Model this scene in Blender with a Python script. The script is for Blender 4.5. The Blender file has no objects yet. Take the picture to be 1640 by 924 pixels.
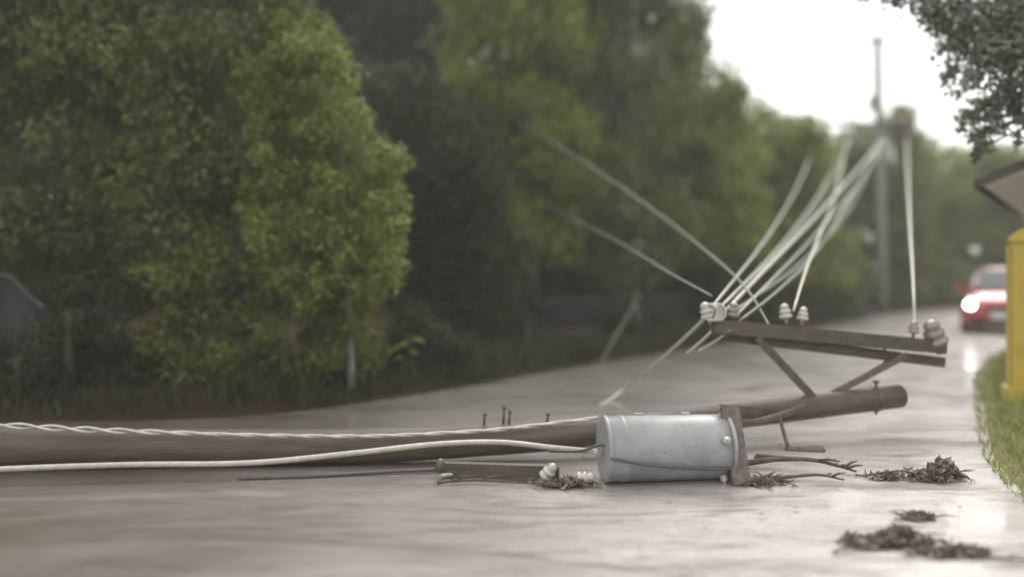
import bpy, bmesh, math, random
import numpy as np
from mathutils import Vector, Matrix

random.seed(7)
RNG = np.random.default_rng(11)
SC = bpy.context.scene
COL = SC.collection

# ------------------------------------------------------------------ camera
F, CX, HY, EYE = 1420.0, 820.0, 430.0, 1.6        # focal length in photo pixels, principal column, horizon row, eye height
cam_data = bpy.data.cameras.new('camera')
cam = bpy.data.objects.new('camera', cam_data)
COL.objects.link(cam)
SC.camera = cam
cam.location = (0, 0, EYE)
cam.rotation_euler = (math.radians(90), 0, 0)
cam_data.sensor_width = 36
cam_data.lens = 36 * F / 1640
cam_data.shift_y = -(462 - HY) / 1640
cam_data.clip_start = 0.05
cam_data.clip_end = 5000
cam_data.dof.use_dof = True
cam_data.dof.focus_distance = 6.9
cam_data.dof.aperture_fstop = 0.26

# ------------------------------------------------------------------ world, sun, exposure
SUN_EL, SUN_AZ = math.radians(50), math.radians(12)   # azimuth from +Y towards +X
w = bpy.data.worlds.new('World')
SC.world = w
w.use_nodes = True
nt = w.node_tree
nt.nodes.clear()
wo = nt.nodes.new('ShaderNodeOutputWorld')
bg = nt.nodes.new('ShaderNodeBackground')
sky = nt.nodes.new('ShaderNodeTexSky')
sky.sky_type = 'NISHITA'
sky.sun_disc = False
sky.sun_elevation = SUN_EL
sky.sun_rotation = SUN_AZ
hs = nt.nodes.new('ShaderNodeHueSaturation')
hs.inputs['Saturation'].default_value = 0.10
mx = nt.nodes.new('ShaderNodeMix')
mx.data_type = 'RGBA'
mx.inputs['Factor'].default_value = 0.85
mx.inputs['B'].default_value = (9.6, 9.45, 9.3, 1)      # overcast cloud deck
nt.links.new(sky.outputs['Color'], hs.inputs['Color'])
nt.links.new(hs.outputs['Color'], mx.inputs['A'])
nt.links.new(mx.outputs['Result'], bg.inputs['Color'])
nt.links.new(bg.outputs['Background'], wo.inputs['Surface'])
bg.inputs['Strength'].default_value = 0.1

sd = bpy.data.lights.new('sun', 'SUN')
sd.energy = 1.5
sd.angle = math.radians(40)
sd.color = (1.0, 0.96, 0.9)
sun = bpy.data.objects.new('sun', sd)
COL.objects.link(sun)
dirv = Vector((math.sin(SUN_AZ) * math.cos(SUN_EL), math.cos(SUN_AZ) * math.cos(SUN_EL), math.sin(SUN_EL)))
sun.rotation_euler = dirv.to_track_quat('Z', 'Y').to_euler()
sun.location = (0, 0, 40)

SC.view_settings.view_transform = 'Standard'
SC.view_settings.look = 'None'
SC.view_settings.exposure = 0.98
SC.view_settings.gamma = 1.0
SC.cycles.max_bounces = 8
SC.cycles.volume_bounces = 1
SC.cycles.use_denoising = True


# ------------------------------------------------------------------ helpers
def P(px, py, d):
    """a point of the place at distance d along the view, given where it shows in the photograph"""
    return Vector(((px - CX) / F * d, d, EYE - (py - HY) / F * d))


def G(px, py, z=0.0):
    d = F * (EYE - z) / (py - HY)
    return Vector(((px - CX) / F * d, d, z))


class MB:
    def __init__(s):
        s.v, s.f, s.sm = [], [], []

    def add(s, vs, fs, smooth=False):
        o = len(s.v)
        s.v += [tuple(v) for v in vs]
        s.f += [tuple(i + o for i in f) for f in fs]
        s.sm += [smooth] * len(fs)
        return s

    def box(s, c, size, rot=None, bev=0.0):
        c = Vector(c)
        hx, hy, hz = (k / 2 for k in size)
        if bev <= 0:
            vs = [Vector((x, y, z)) for x in (-hx, hx) for y in (-hy, hy) for z in (-hz, hz)]
            fs = [(0, 1, 3, 2), (4, 6, 7, 5), (0, 4, 5, 1), (2, 3, 7, 6), (0, 2, 6, 4), (1, 5, 7, 3)]
        else:
            bm = bmesh.new()
            bmesh.ops.create_cube(bm, size=1)
            for v in bm.verts:
                v.co = Vector((v.co.x * size[0], v.co.y * size[1], v.co.z * size[2]))
            bmesh.ops.bevel(bm, geom=bm.edges[:], offset=bev, segments=2, affect='EDGES')
            bm.verts.index_update()
            vs = [v.co.copy() for v in bm.verts]
            fs = [tuple(v.index for v in f.verts) for f in bm.faces]
            bm.free()
        if rot is not None:
            vs = [rot @ v for v in vs]
        return s.add([v + c for v in vs], fs)

    def bar(s, a, b, wd, h, up=(0, 0, 1), bev=0.004):
        """a rectangular bar from a to b"""
        a, b = Vector(a), Vector(b)
        x = (b - a).normalized()
        y = Vector(up).cross(x).normalized()
        z = x.cross(y)
        R = Matrix((x, y, z)).transposed()
        return s.box((a + b) / 2, ((b - a).length, wd, h), R, bev)

    def tube(s, pts, rad, n=10, cap=True, smooth=True):
        pts = [Vector(p) for p in pts]
        if not hasattr(rad, '__len__'):
            rad = [rad] * len(pts)
        vs, fs = [], []
        t0 = (pts[1] - pts[0]).normalized()
        ref = Vector((0, 0, 1)) if abs(t0.z) < 0.9 else Vector((1, 0, 0))
        nrm = (ref - t0 * ref.dot(t0)).normalized()
        for i, p in enumerate(pts):
            t = (pts[min(i + 1, len(pts) - 1)] - pts[max(i - 1, 0)]).normalized()
            nrm = (nrm - t * nrm.dot(t)).normalized()
            bn = t.cross(nrm)
            for k in range(n):
                a = 2 * math.pi * k / n
                vs.append(p + (nrm * math.cos(a) + bn * math.sin(a)) * rad[i])
        for i in range(len(pts) - 1):
            for k in range(n):
                fs.append((i * n + k, i * n + (k + 1) % n, (i + 1) * n + (k + 1) % n, (i + 1) * n + k))
        s.add(vs, fs, smooth)
        if cap:
            o = len(s.v) - len(vs)
            s.f.append(tuple(o + k for k in reversed(range(n))))
            s.f.append(tuple(o + (len(pts) - 1) * n + k for k in range(n)))
            s.sm += [False, False]
        return s

    def lathe(s, base, axis, prof, n=20, smooth=True):
        """prof = [(distance along axis, radius)]"""
        axis = Vector(axis).normalized()
        base = Vector(base)
        ref = Vector((0, 0, 1)) if abs(axis.z) < 0.9 else Vector((1, 0, 0))
        u = axis.cross(ref).normalized()
        v = axis.cross(u)
        vs, fs = [], []
        for (h, r) in prof:
            for k in range(n):
                a = 2 * math.pi * k / n
                vs.append(base + axis * h + (u * math.cos(a) + v * math.sin(a)) * max(r, 1e-4))
        m = len(prof)
        for i in range(m - 1):
            for k in range(n):
                fs.append((i * n + k, i * n + (k + 1) % n, (i + 1) * n + (k + 1) % n, (i + 1) * n + k))
        fs.append(tuple(reversed(range(n))))
        fs.append(tuple((m - 1) * n + k for k in range(n)))
        return s.add(vs, fs, smooth)

    def build(s, name, mat, parent=None):
        me = bpy.data.meshes.new(name)
        me.from_pydata(s.v, [], s.f)
        me.polygons.foreach_set('use_smooth', s.sm)
        me.materials.append(mat)
        bm = bmesh.new()
        bm.from_mesh(me)
        bmesh.ops.recalc_face_normals(bm, faces=bm.faces)
        bm.to_mesh(me)
        bm.free()
        o = bpy.data.objects.new(name, me)
        COL.objects.link(o)
        if parent is not None:
            o.parent = parent
            o.matrix_parent_inverse = Matrix.Translation(-parent.location) if parent.type == 'EMPTY' and parent.parent is None else Matrix()
        return o


def tag(o, label=None, cat=None, group=None, kind=None):
    for k, v in (('label', label), ('category', cat), ('group', group), ('kind', kind)):
        if v:
            o[k] = v
    return o


def thing(name, loc, label, cat, group=None):
    """an Empty at the thing's base; the parts are built in world coordinates and keep their place"""
    o = bpy.data.objects.new(name, None)
    o.empty_display_size = 0.2
    COL.objects.link(o)
    o.location = loc
    return tag(o, label, cat, group)


def spline(pts, n=8):
    """Catmull-Rom through the points"""
    p = [Vector(q) for q in pts]
    p = [p[0] * 2 - p[1]] + p + [p[-1] * 2 - p[-2]]
    out = []
    for i in range(1, len(p) - 2):
        a, b, c, d = p[i - 1], p[i], p[i + 1], p[i + 2]
        for k in range(n):
            t = k / n
            out.append(0.5 * ((2 * b) + (c - a) * t + (2 * a - 5 * b + 4 * c - d) * t * t + (3 * b - a - 3 * c + d) * t ** 3))
    out.append(p[-2])
    return out


def quick_mesh(name, V, Q, mat, parent=None, smooth=False):
    """V (n,3) floats, Q (m,4) ints"""
    me = bpy.data.meshes.new(name)
    me.vertices.add(len(V))
    me.vertices.foreach_set('co', np.asarray(V, np.float32).ravel())
    m = len(Q)
    me.loops.add(m * 4)
    me.loops.foreach_set('vertex_index', np.asarray(Q, np.int32).ravel())
    me.polygons.add(m)
    me.polygons.foreach_set('loop_start', np.arange(0, m * 4, 4, dtype=np.int32))
    me.polygons.foreach_set('use_smooth', np.full(m, smooth))
    me.update(calc_edges=True)
    me.validate()
    me.materials.append(mat)
    o = bpy.data.objects.new(name, me)
    COL.objects.link(o)
    if parent is not None:
        o.parent = parent
        o.matrix_parent_inverse = Matrix.Translation(-parent.location)
    return o


# ------------------------------------------------------------------ materials
def mat_new(name):
    m = bpy.data.materials.new(name)
    m.use_nodes = True
    return m, m.node_tree, m.node_tree.nodes['Principled BSDF']


def noise(t, scale, detail=4, rough=0.55, vec=None, dist=0.0):
    n = t.nodes.new('ShaderNodeTexNoise')
    n.inputs['Scale'].default_value = scale
    n.inputs['Detail'].default_value = detail
    n.inputs['Roughness'].default_value = rough
    n.inputs['Distortion'].default_value = dist
    if vec is not None:
        t.links.new(vec, n.inputs['Vector'])
    return n.outputs['Fac']


def ramp(t, fac, stops):
    r = t.nodes.new('ShaderNodeValToRGB')
    el = r.color_ramp.elements
    while len(el) < len(stops):
        el.new(0.5)
    for e, (p, c) in zip(el, stops):
        e.position = p
        e.color = (c[0], c[1], c[2], 1) if hasattr(c, '__len__') else (c, c, c, 1)
    t.links.new(fac, r.inputs['Fac'])
    return r.outputs['Color']


def position(t, scale=(1, 1, 1), rot=(0, 0, 0), loc=(0, 0, 0)):
    g = t.nodes.new('ShaderNodeNewGeometry')
    m = t.nodes.new('ShaderNodeMapping')
    m.inputs['Scale'].default_value = scale
    m.inputs['Rotation'].default_value = rot
    m.inputs['Location'].default_value = loc
    t.links.new(g.outputs['Position'], m.inputs['Vector'])
    return m.outputs['Vector']


def mixc(t, fac, a, b, mode='MIX'):
    n = t.nodes.new('ShaderNodeMix')
    n.data_type = 'RGBA'
    n.blend_type = mode
    for key, val in (('Factor', fac), ('A', a), ('B', b)):
        if isinstance(val, bpy.types.NodeSocket):
            t.links.new(val, n.inputs[key])
        elif key == 'Factor':
            n.inputs[key].default_value = val
        else:
            n.inputs[key].default_value = (*val, 1)
    return n.outputs['Result']


def bump(t, b, h, strength=0.3, dist=0.01):
    n = t.nodes.new('ShaderNodeBump')
    n.inputs['Strength'].default_value = strength
    n.inputs['Distance'].default_value = dist
    t.links.new(h, n.inputs['Height'])
    t.links.new(n.outputs['Normal'], b.inputs['Normal'])


def simple(name, c1, c2, scale=6, rough=0.5, bs=0.2, metallic=0.0, stretch=(1, 1, 1), coat=0.0, spec=0.5):
    m, t, b = mat_new(name)
    v = position(t, stretch)
    n = noise(t, scale, 6, 0.6, v)
    t.links.new(ramp(t, n, [(0.3, c1), (0.7, c2)]), b.inputs['Base Color'])
    b.inputs['Roughness'].default_value = rough
    b.inputs['Metallic'].default_value = metallic
    b.inputs['Specular IOR Level'].default_value = spec
    b.inputs['Coat Weight'].default_value = coat
    b.inputs['Coat Roughness'].default_value = 0.12
    if bs:
        bump(t, b, noise(t, scale * 5, 4, 0.6, v), bs)
    return m


def leaf_mat(name, dark, mid, light, transl=0.4, nscale=1.1):
    m, t, b = mat_new(name)
    g = t.nodes.new('ShaderNodeNewGeometry')
    clump = ramp(t, noise(t, nscale, 3, 0.55, position(t)), [(0.32, dark), (0.52, mid), (0.72, light)])
    one = ramp(t, g.outputs['Random Per Island'], [(0.0, dark), (0.6, mid), (1.0, light)])
    c = mixc(t, 0.45, clump, one)
    t.links.new(c, b.inputs['Base Color'])
    b.inputs['Roughness'].default_value = 0.5
    b.inputs['Specular IOR Level'].default_value = 0.35
    tr = t.nodes.new('ShaderNodeBsdfTranslucent')
    t.links.new(c, tr.inputs['Color'])
    ms = t.nodes.new('ShaderNodeMixShader')
    ms.inputs['Fac'].default_value = transl
    out = [n for n in t.nodes if n.type == 'OUTPUT_MATERIAL'][0]
    t.links.new(b.outputs['BSDF'], ms.inputs[1])
    t.links.new(tr.outputs['BSDF'], ms.inputs[2])
    t.links.new(ms.outputs['Shader'], out.inputs['Surface'])
    return m


M = {}
M['leaf_dull'] = leaf_mat('leaf_dull', (0.0611, 0.0832, 0.0217), (0.1272, 0.1625, 0.0435), (0.2206, 0.2619, 0.0785))
M['leaf_yellow'] = leaf_mat('leaf_yellow', (0.0862, 0.1107, 0.02), (0.1827, 0.2159, 0.0421), (0.264, 0.2949, 0.0665), 0.35)
M['leaf_olive'] = leaf_mat('leaf_olive', (0.0618, 0.0839, 0.0154), (0.1297, 0.1645, 0.0308), (0.2209, 0.2581, 0.055))
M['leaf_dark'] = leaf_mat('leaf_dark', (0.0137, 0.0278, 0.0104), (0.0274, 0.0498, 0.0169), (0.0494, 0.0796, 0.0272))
M['leaf_mid'] = leaf_mat('leaf_mid', (0.0847, 0.1194, 0.0194), (0.1788, 0.2289, 0.0411), (0.3013, 0.3583, 0.0726))
M['leaf_fresh'] = leaf_mat('leaf_fresh', (0.0911, 0.1306, 0.02), (0.1824, 0.2381, 0.04), (0.2666, 0.3379, 0.065), 0.3)
M['leaf_grey'] = leaf_mat('leaf_grey', (0.0702, 0.0733, 0.057), (0.1326, 0.1373, 0.105), (0.2028, 0.2059, 0.1575), 0.15)
M['leaf_wet_litter'] = leaf_mat('leaf_wet_litter', (0.0764, 0.0662, 0.0535), (0.1529, 0.1338, 0.1121), (0.2548, 0.2293, 0.1911), 0.1)
M['grass_blade'] = leaf_mat('grass_blade', (0.1517, 0.1754, 0.0501), (0.2579, 0.2892, 0.0858), (0.3489, 0.3682, 0.1287), 0.3)
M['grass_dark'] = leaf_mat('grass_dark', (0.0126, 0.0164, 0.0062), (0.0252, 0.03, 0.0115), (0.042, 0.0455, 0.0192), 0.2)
M['bark'] = simple('bark', (0.045, 0.038, 0.03), (0.12, 0.105, 0.085), 9, 0.85, 0.6, stretch=(1, 1, 0.25))
M['bark_pale'] = simple('bark_pale', (0.10, 0.095, 0.08), (0.21, 0.20, 0.17), 9, 0.8, 0.5, stretch=(1, 1, 0.3))
M['wood_pole'] = simple('wood_pole', (0.040, 0.030, 0.023), (0.098, 0.076, 0.060), 14, 0.55, 0.7, stretch=(0.12, 1, 1))
M['wood_arm'] = simple('wood_arm', (0.042, 0.034, 0.028), (0.085, 0.07, 0.06), 16, 0.6, 0.6, stretch=(0.15, 1, 1))
M['steel'] = simple('steel', (0.07, 0.06, 0.055), (0.16, 0.14, 0.13), 18, 0.5, 0.3, metallic=0.6)
M['galv'] = simple('galv', (0.22, 0.22, 0.22), (0.36, 0.36, 0.36), 18, 0.45, 0.2, metallic=0.5)
M['porcelain'] = simple('porcelain', (0.30, 0.29, 0.27), (0.44, 0.42, 0.40), 9, 0.2, 0.05, coat=0.6)
M['porcelain_brown'] = simple('porcelain_brown', (0.14, 0.115, 0.10), (0.25, 0.21, 0.19), 9, 0.25, 0.05, coat=0.6)
M['cable'] = simple('cable', (0.30, 0.295, 0.255), (0.46, 0.445, 0.39), 20, 0.45, 0.2, metallic=0.15)
M['cable_dim'] = simple('cable_dim', (0.12, 0.13, 0.105), (0.20, 0.21, 0.17), 20, 0.5, 0.2)
M['cable_dark'] = simple('cable_dark', (0.05, 0.045, 0.042), (0.09, 0.08, 0.075), 20, 0.5, 0.2)
M['concrete_pole'] = simple('concrete_pole', (0.12, 0.115, 0.11), (0.20, 0.19, 0.18), 5, 0.8, 0.3)
M['dark_wall'] = simple('dark_wall', (0.014, 0.014, 0.014), (0.034, 0.032, 0.030), 3, 0.9, 0.4, spec=0.1)
M['coping'] = simple('coping', (0.03, 0.03, 0.029), (0.07, 0.07, 0.067), 4, 0.8, 0.3, spec=0.2)
M['zinc_dark'] = simple('zinc_dark', (0.010, 0.012, 0.014), (0.024, 0.027, 0.03), 3, 0.6, 0.2, stretch=(2, 2, 0.4))
M['post_wood'] = simple('post_wood', (0.05, 0.042, 0.034), (0.10, 0.085, 0.07), 10, 0.9, 0.4, spec=0.1, stretch=(1, 1, 0.2))
M['house_wall'] = simple('house_wall', (0.34, 0.30, 0.25), (0.44, 0.39, 0.33), 2, 0.8, 0.2)
M['roof_zinc'] = simple('roof_zinc', (0.15, 0.135, 0.125), (0.27, 0.24, 0.22), 3, 0.55, 0.2)
M['soffit'] = simple('soffit', (0.66, 0.62, 0.57), (0.78, 0.73, 0.68), 3, 0.7, 0.2)
M['fascia'] = simple('fascia', (0.05, 0.045, 0.04), (0.09, 0.08, 0.07), 5, 0.7, 0.2)
M['car_paint'] = simple('car_paint', (0.40, 0.035, 0.045), (0.46, 0.05, 0.06), 2, 0.25, 0.0, coat=1.0)
M['car_black'] = simple('car_black', (0.015, 0.015, 0.016), (0.03, 0.03, 0.03), 6, 0.5, 0.0)
M['tyre'] = simple('tyre', (0.012, 0.012, 0.012), (0.03, 0.03, 0.03), 20, 0.85, 0.3)
M['rim'] = simple('rim', (0.4, 0.4, 0.4), (0.5, 0.5, 0.5), 6, 0.3, 0.0, metallic=0.9)
M['plate_white'] = simple('plate_white', (0.6, 0.6, 0.6), (0.7, 0.7, 0.7), 6, 0.5, 0.0)
M['sign_white'] = simple('sign_white', (0.6, 0.6, 0.55), (0.72, 0.72, 0.68), 6, 0.5, 0.0)

m, t, b = mat_new('car_glass')
b.inputs['Base Color'].default_value = (0.02, 0.025, 0.028, 1)
b.inputs['Roughness'].default_value = 0.05
b.inputs['Coat Weight'].default_value = 1.0
M['car_glass'] = m
m, t, b = mat_new('headlight_lit')
b.inputs['Base Color'].default_value = (0.8, 0.8, 0.8, 1)
b.inputs['Emission Color'].default_value = (1.0, 0.97, 0.92, 1)
b.inputs['Emission Strength'].default_value = 9.0
M['headlight_lit'] = m
# transformer tank: grey paint, scuffed and wet
m, t, b = mat_new('tank_paint')
v = position(t)
base = ramp(t, noise(t, 4, 6, 0.65, v), [(0.3, (0.18, 0.187, 0.19)), (0.6, (0.255, 0.262, 0.265)), (0.8, (0.31, 0.314, 0.312))])
scuff = ramp(t, noise(t, 7, 8, 0.7, position(t, (1.2, 6, 6))), [(0.56, 0.0), (0.70, 1.0)])
t.links.new(mixc(t, scuff, base, (0.15, 0.14, 0.13)), b.inputs['Base Color'])
b.inputs['Roughness'].default_value = 0.48
b.inputs['Coat Weight'].default_value = 0.2
b.inputs['Coat Roughness'].default_value = 0.2
bump(t, b, noise(t, 6, 3, 0.5, v), 0.35, 0.012)
M['tank_paint'] = m

# wet silty road
m, t, b = mat_new('wet_road')
v = position(t)
vs = position(t, (0.75, 1.9, 1), (0, 0, math.radians(-14)))
large = noise(t, 0.55, 5, 0.55, v)
streak = noise(t, 1.6, 7, 0.62, vs, 0.6)
fine = noise(t, 38, 5, 0.7, v)
c = ramp(t, streak, [(0.30, (0.165, 0.155, 0.142)), (0.5, (0.245, 0.23, 0.212)), (0.72, (0.31, 0.295, 0.275))])
# sky glare painted into the colour, paler towards the right side of the road
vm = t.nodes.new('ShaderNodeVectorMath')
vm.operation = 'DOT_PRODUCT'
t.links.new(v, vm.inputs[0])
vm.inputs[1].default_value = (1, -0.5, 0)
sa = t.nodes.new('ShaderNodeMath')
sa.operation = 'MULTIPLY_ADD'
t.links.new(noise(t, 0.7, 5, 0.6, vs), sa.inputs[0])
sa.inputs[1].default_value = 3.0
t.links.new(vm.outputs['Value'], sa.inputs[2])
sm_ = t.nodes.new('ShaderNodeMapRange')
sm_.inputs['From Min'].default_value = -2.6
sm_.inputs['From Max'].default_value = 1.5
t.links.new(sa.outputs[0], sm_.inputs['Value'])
sky_glare = ramp(t, streak, [(0.30, (0.45, 0.412, 0.402)), (0.6, (0.56, 0.52, 0.508))])
c = mixc(t, sm_.outputs['Result'], c, sky_glare)
dark_streak = ramp(t, noise(t, 1.1, 8, 0.66, position(t, (0.6, 2.2, 1), (0, 0, math.radians(-10)), (3.1, 1.7, 0)), 1.4), [(0.50, 0.0), (0.64, 0.6)])
c = mixc(t, dark_streak, c, (0.075, 0.068, 0.064))
c = mixc(t, ramp(t, fine, [(0.35, 0.0), (0.75, 0.5)]), c, (0.12, 0.11, 0.10))
# brown mud washed over the road on the left
sx = t.nodes.new('ShaderNodeSeparateXYZ')
t.links.new(position(t, (1, 1, 1)), sx.inputs[0])
mr = t.nodes.new('ShaderNodeMapRange')
mr.inputs['From Min'].default_value = 0.2
mr.inputs['From Max'].default_value = -3.2
t.links.new(sx.outputs['X'], mr.inputs['Value'])
ma = t.nodes.new('ShaderNodeMath')
ma.operation = 'MULTIPLY'
t.links.new(mr.outputs['Result'], ma.inputs[0])
t.links.new(ramp(t, noise(t, 0.9, 5, 0.6, vs), [(0.25, 0.25), (0.65, 1.0)]), ma.inputs[1])
c = mixc(t, ma.outputs[0], c, (0.092, 0.070, 0.050))
grit = ramp(t, noise(t, 120, 3, 0.7, v), [(0.56, 0.0), (0.66, 0.5)])
c = mixc(t, grit, c, (0.10, 0.092, 0.085))
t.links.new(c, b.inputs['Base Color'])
t.links.new(ramp(t, streak, [(0.3, 0.62), (0.55, 0.5), (0.75, 0.38)]), b.inputs['Roughness'])
b.inputs['IOR'].default_value = 1.33
b.inputs['Specular IOR Level'].default_value = 0.4
t.links.new(mixc(t, sm_.outputs['Result'], ramp(t, noise(t, 0.9, 6, 0.6, vs, 0.4), [(0.3, 0.75), (0.6, 1.0)]), ramp(t, noise(t, 1.3, 6, 0.6, vs, 0.4), [(0.42, 0.1), (0.62, 0.85)])), b.inputs['Coat Weight'])
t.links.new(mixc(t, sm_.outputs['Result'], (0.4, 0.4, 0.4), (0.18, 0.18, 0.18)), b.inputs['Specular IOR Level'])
b.inputs['Coat IOR'].default_value = 1.6
t.links.new(ramp(t, large, [(0.35, 0.20), (0.65, 0.07)]), b.inputs['Coat Roughness'])
hm = mixc(t, 0.08, streak, fine)
bump(t, b, hm, 0.4, 0.02)
M['wet_road'] = m

m, t, b = mat_new('ground_soil')
v = position(t)
c = ramp(t, noise(t, 0.8, 6, 0.6, v), [(0.35, (0.035, 0.034, 0.018)), (0.5, (0.07, 0.062, 0.035)), (0.66, (0.10, 0.055, 0.035))])
t.links.new(c, b.inputs['Base Color'])
b.inputs['Roughness'].default_value = 0.9
b.inputs['Specular IOR Level'].default_value = 0.05
bump(t, b, noise(t, 7, 6, 0.65, v), 0.8, 0.05)
M['ground_soil'] = m
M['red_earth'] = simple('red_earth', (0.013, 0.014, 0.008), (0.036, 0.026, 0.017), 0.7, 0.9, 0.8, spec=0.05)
M['yellow_paint'] = simple('yellow_paint', (0.30, 0.235, 0.03), (0.44, 0.34, 0.04), 3, 0.6, 0.25)
M['old_asphalt'] = simple('old_asphalt', (0.035, 0.033, 0.03), (0.10, 0.095, 0.085), 6, 0.7, 0.5, spec=0.2)
M['verge_soil'] = simple('verge_soil', (0.12, 0.125, 0.055), (0.19, 0.185, 0.09), 2.5, 0.9, 0.8, spec=0.1)

# ------------------------------------------------------------------ ground, road, banks
LEFT = [(-60, 6.0), (-25, 7.6), (-11, 8.9), (-5.4, 9.25), (-2.9, 9.65), (-1.0, 11.6), (1.5, 15.1), (4.5, 19.0), (8.0, 24.0), (11.7, 29.6), (17, 35.5), (30, 49), (62, 84)]
RIGHT = [(-60, -6), (-25, -5), (-8, -4.0), (-1.0, -2.2), (1.9, 0.9), (3.1, 4.2), (3.85, 6.7), (4.35, 7.9), (5.72, 10.6), (6.75, 12.6), (8.85, 16.0), (11.7, 19.6), (15.5, 23.6), (22.5, 32), (36, 48), (68, 84)]


def resample(poly, n):
    p = spline([(x, y, 0) for x, y in poly], 10)
    L = [0]
    for a, b_ in zip(p, p[1:]):
        L.append(L[-1] + (b_ - a).length)
    out = []
    j = 0
    for i in range(n):
        s = L[-1] * i / (n - 1)
        while j < len(L) - 2 and L[j + 1] < s:
            j += 1
        f = (s - L[j]) / max(L[j + 1] - L[j], 1e-9)
        out.append(p[j].lerp(p[j + 1], min(max(f, 0), 1)))
    return out


def sheet(name, A, B, nc, mat, zf):
    V, Q = [], []
    for i, (a, b_) in enumerate(zip(A, B)):
        for k in range(nc + 1):
            q = a.lerp(b_, k / nc)
            V.append((q.x, q.y, zf(i, k / nc, q)))
    for i in range(len(A) - 1):
        for k in range(nc):
            o = i * (nc + 1) + k
            Q.append((o, o + 1, o + nc + 2, o + nc + 1))
    return quick_mesh(name, V, Q, mat, smooth=True)


g = MB()
N = 40
V = []
for i in range(N + 1):
    for j in range(N + 1):
        V.append((-420 + 840 * i / N, -420 + 840 * j / N, -0.06))
Q = [(i * (N + 1) + j, (i + 1) * (N + 1) + j, (i + 1) * (N + 1) + j + 1, i * (N + 1) + j + 1) for i in range(N) for j in range(N)]
tag(quick_mesh('ground', V, Q, M['ground_soil'], smooth=True), kind='structure')

NR = 240
la, ra = resample(LEFT, NR), resample(RIGHT, NR)
ht = lambda x, y: 0.010 * math.sin(x * 1.3 + y * 0.7) + 0.008 * math.sin(y * 2.1 - x * 0.6)
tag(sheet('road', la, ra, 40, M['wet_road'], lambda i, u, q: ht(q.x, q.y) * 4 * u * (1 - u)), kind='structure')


def offset(poly, d):
    out = []
    for i, p in enumerate(poly):
        t_ = (poly[min(i + 1, len(poly) - 1)] - poly[max(i - 1, 0)]).normalized()
        out.append(Vector((p.x - t_.y * d, p.y + t_.x * d, 0)))
    return out


lb = offset(la, 1.6)
li = offset(la, -0.12)
nz = lambda i, s: 0.5 + 0.5 * math.sin(i * 1.7 + s) * math.sin(i * 0.43 + 2 * s)
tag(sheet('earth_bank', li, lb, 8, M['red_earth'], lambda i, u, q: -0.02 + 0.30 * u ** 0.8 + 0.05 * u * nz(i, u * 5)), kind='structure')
lc = offset(la, 14)
tag(sheet('undergrowth_floor', offset(la, 1.55), lc, 6, M['ground_soil'], lambda i, u, q: 0.27 + 0.25 * u + 0.05 * nz(i, u * 9)), kind='structure')
ro = offset(ra, 0.15)
rb = offset(ra, -5.5)
vz = lambda u: -0.02 + 0.20 * (1 - math.exp(-u * 9))
tag(sheet('grass_verge', ro, rb, 16, M['verge_soil'], lambda i, u, q: vz(u) + 0.02 * nz(i, u * 7) * min(u * 6, 1)), kind='structure')


# ------------------------------------------------------------------ foliage
def leaves(C, R, n, size, squash=0.85, shell=0.5):
    """leaf quads round clump centres C (m,3) with radii R (m,), n leaves each"""
    m = len(C)
    idx = np.repeat(np.arange(m), n)
    k = len(idx)
    d = RNG.normal(size=(k, 3))
    d /= np.linalg.norm(d, axis=1, keepdims=True)
    rr = RNG.random(k) ** shell
    # uneven outline: radius varies with direction
    wob = 1 + 0.28 * np.sin(d[:, 0] * 5 + idx * 1.3) * np.sin(d[:, 2] * 4 + idx * 2.1)
    c = C[idx] + d * (R[idx] * rr * wob)[:, None] * np.array([1, 1, squash])
    nrm = d * 0.6 + RNG.normal(size=(k, 3)) * 0.6 + np.array([0, 0, 0.55])
    nrm /= np.linalg.norm(nrm, axis=1, keepdims=True)
    ax = np.cross(nrm, RNG.normal(size=(k, 3)))
    ax /= np.linalg.norm(ax, axis=1, keepdims=True) + 1e-9
    ax[:, 2] -= 0.35
    ax /= np.linalg.norm(ax, axis=1, keepdims=True)
    bt = np.cross(nrm, ax)
    bt /= np.linalg.norm(bt, axis=1, keepdims=True) + 1e-9
    s = size * RNG.uniform(0.6, 1.35, k)[:, None]
    p0 = c - ax * s * 0.5
    p2 = c + ax * s * 0.5
    p1 = c + bt * s * 0.27 - nrm * s * 0.08
    p3 = c - bt * s * 0.27 - nrm * s * 0.08
    return np.stack([p0, p1, p2, p3], 1).reshape(-1, 3)


def inside(poly, x, y):
    r = False
    j = len(poly) - 1
    for i in range(len(poly)):
        xi, yi = poly[i]
        xj, yj = poly[j]
        if (yi > y) != (yj > y) and x < (xj - xi) * (y - yi) / (yj - yi) + xi:
            r = not r
        j = i
    return r


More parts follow.
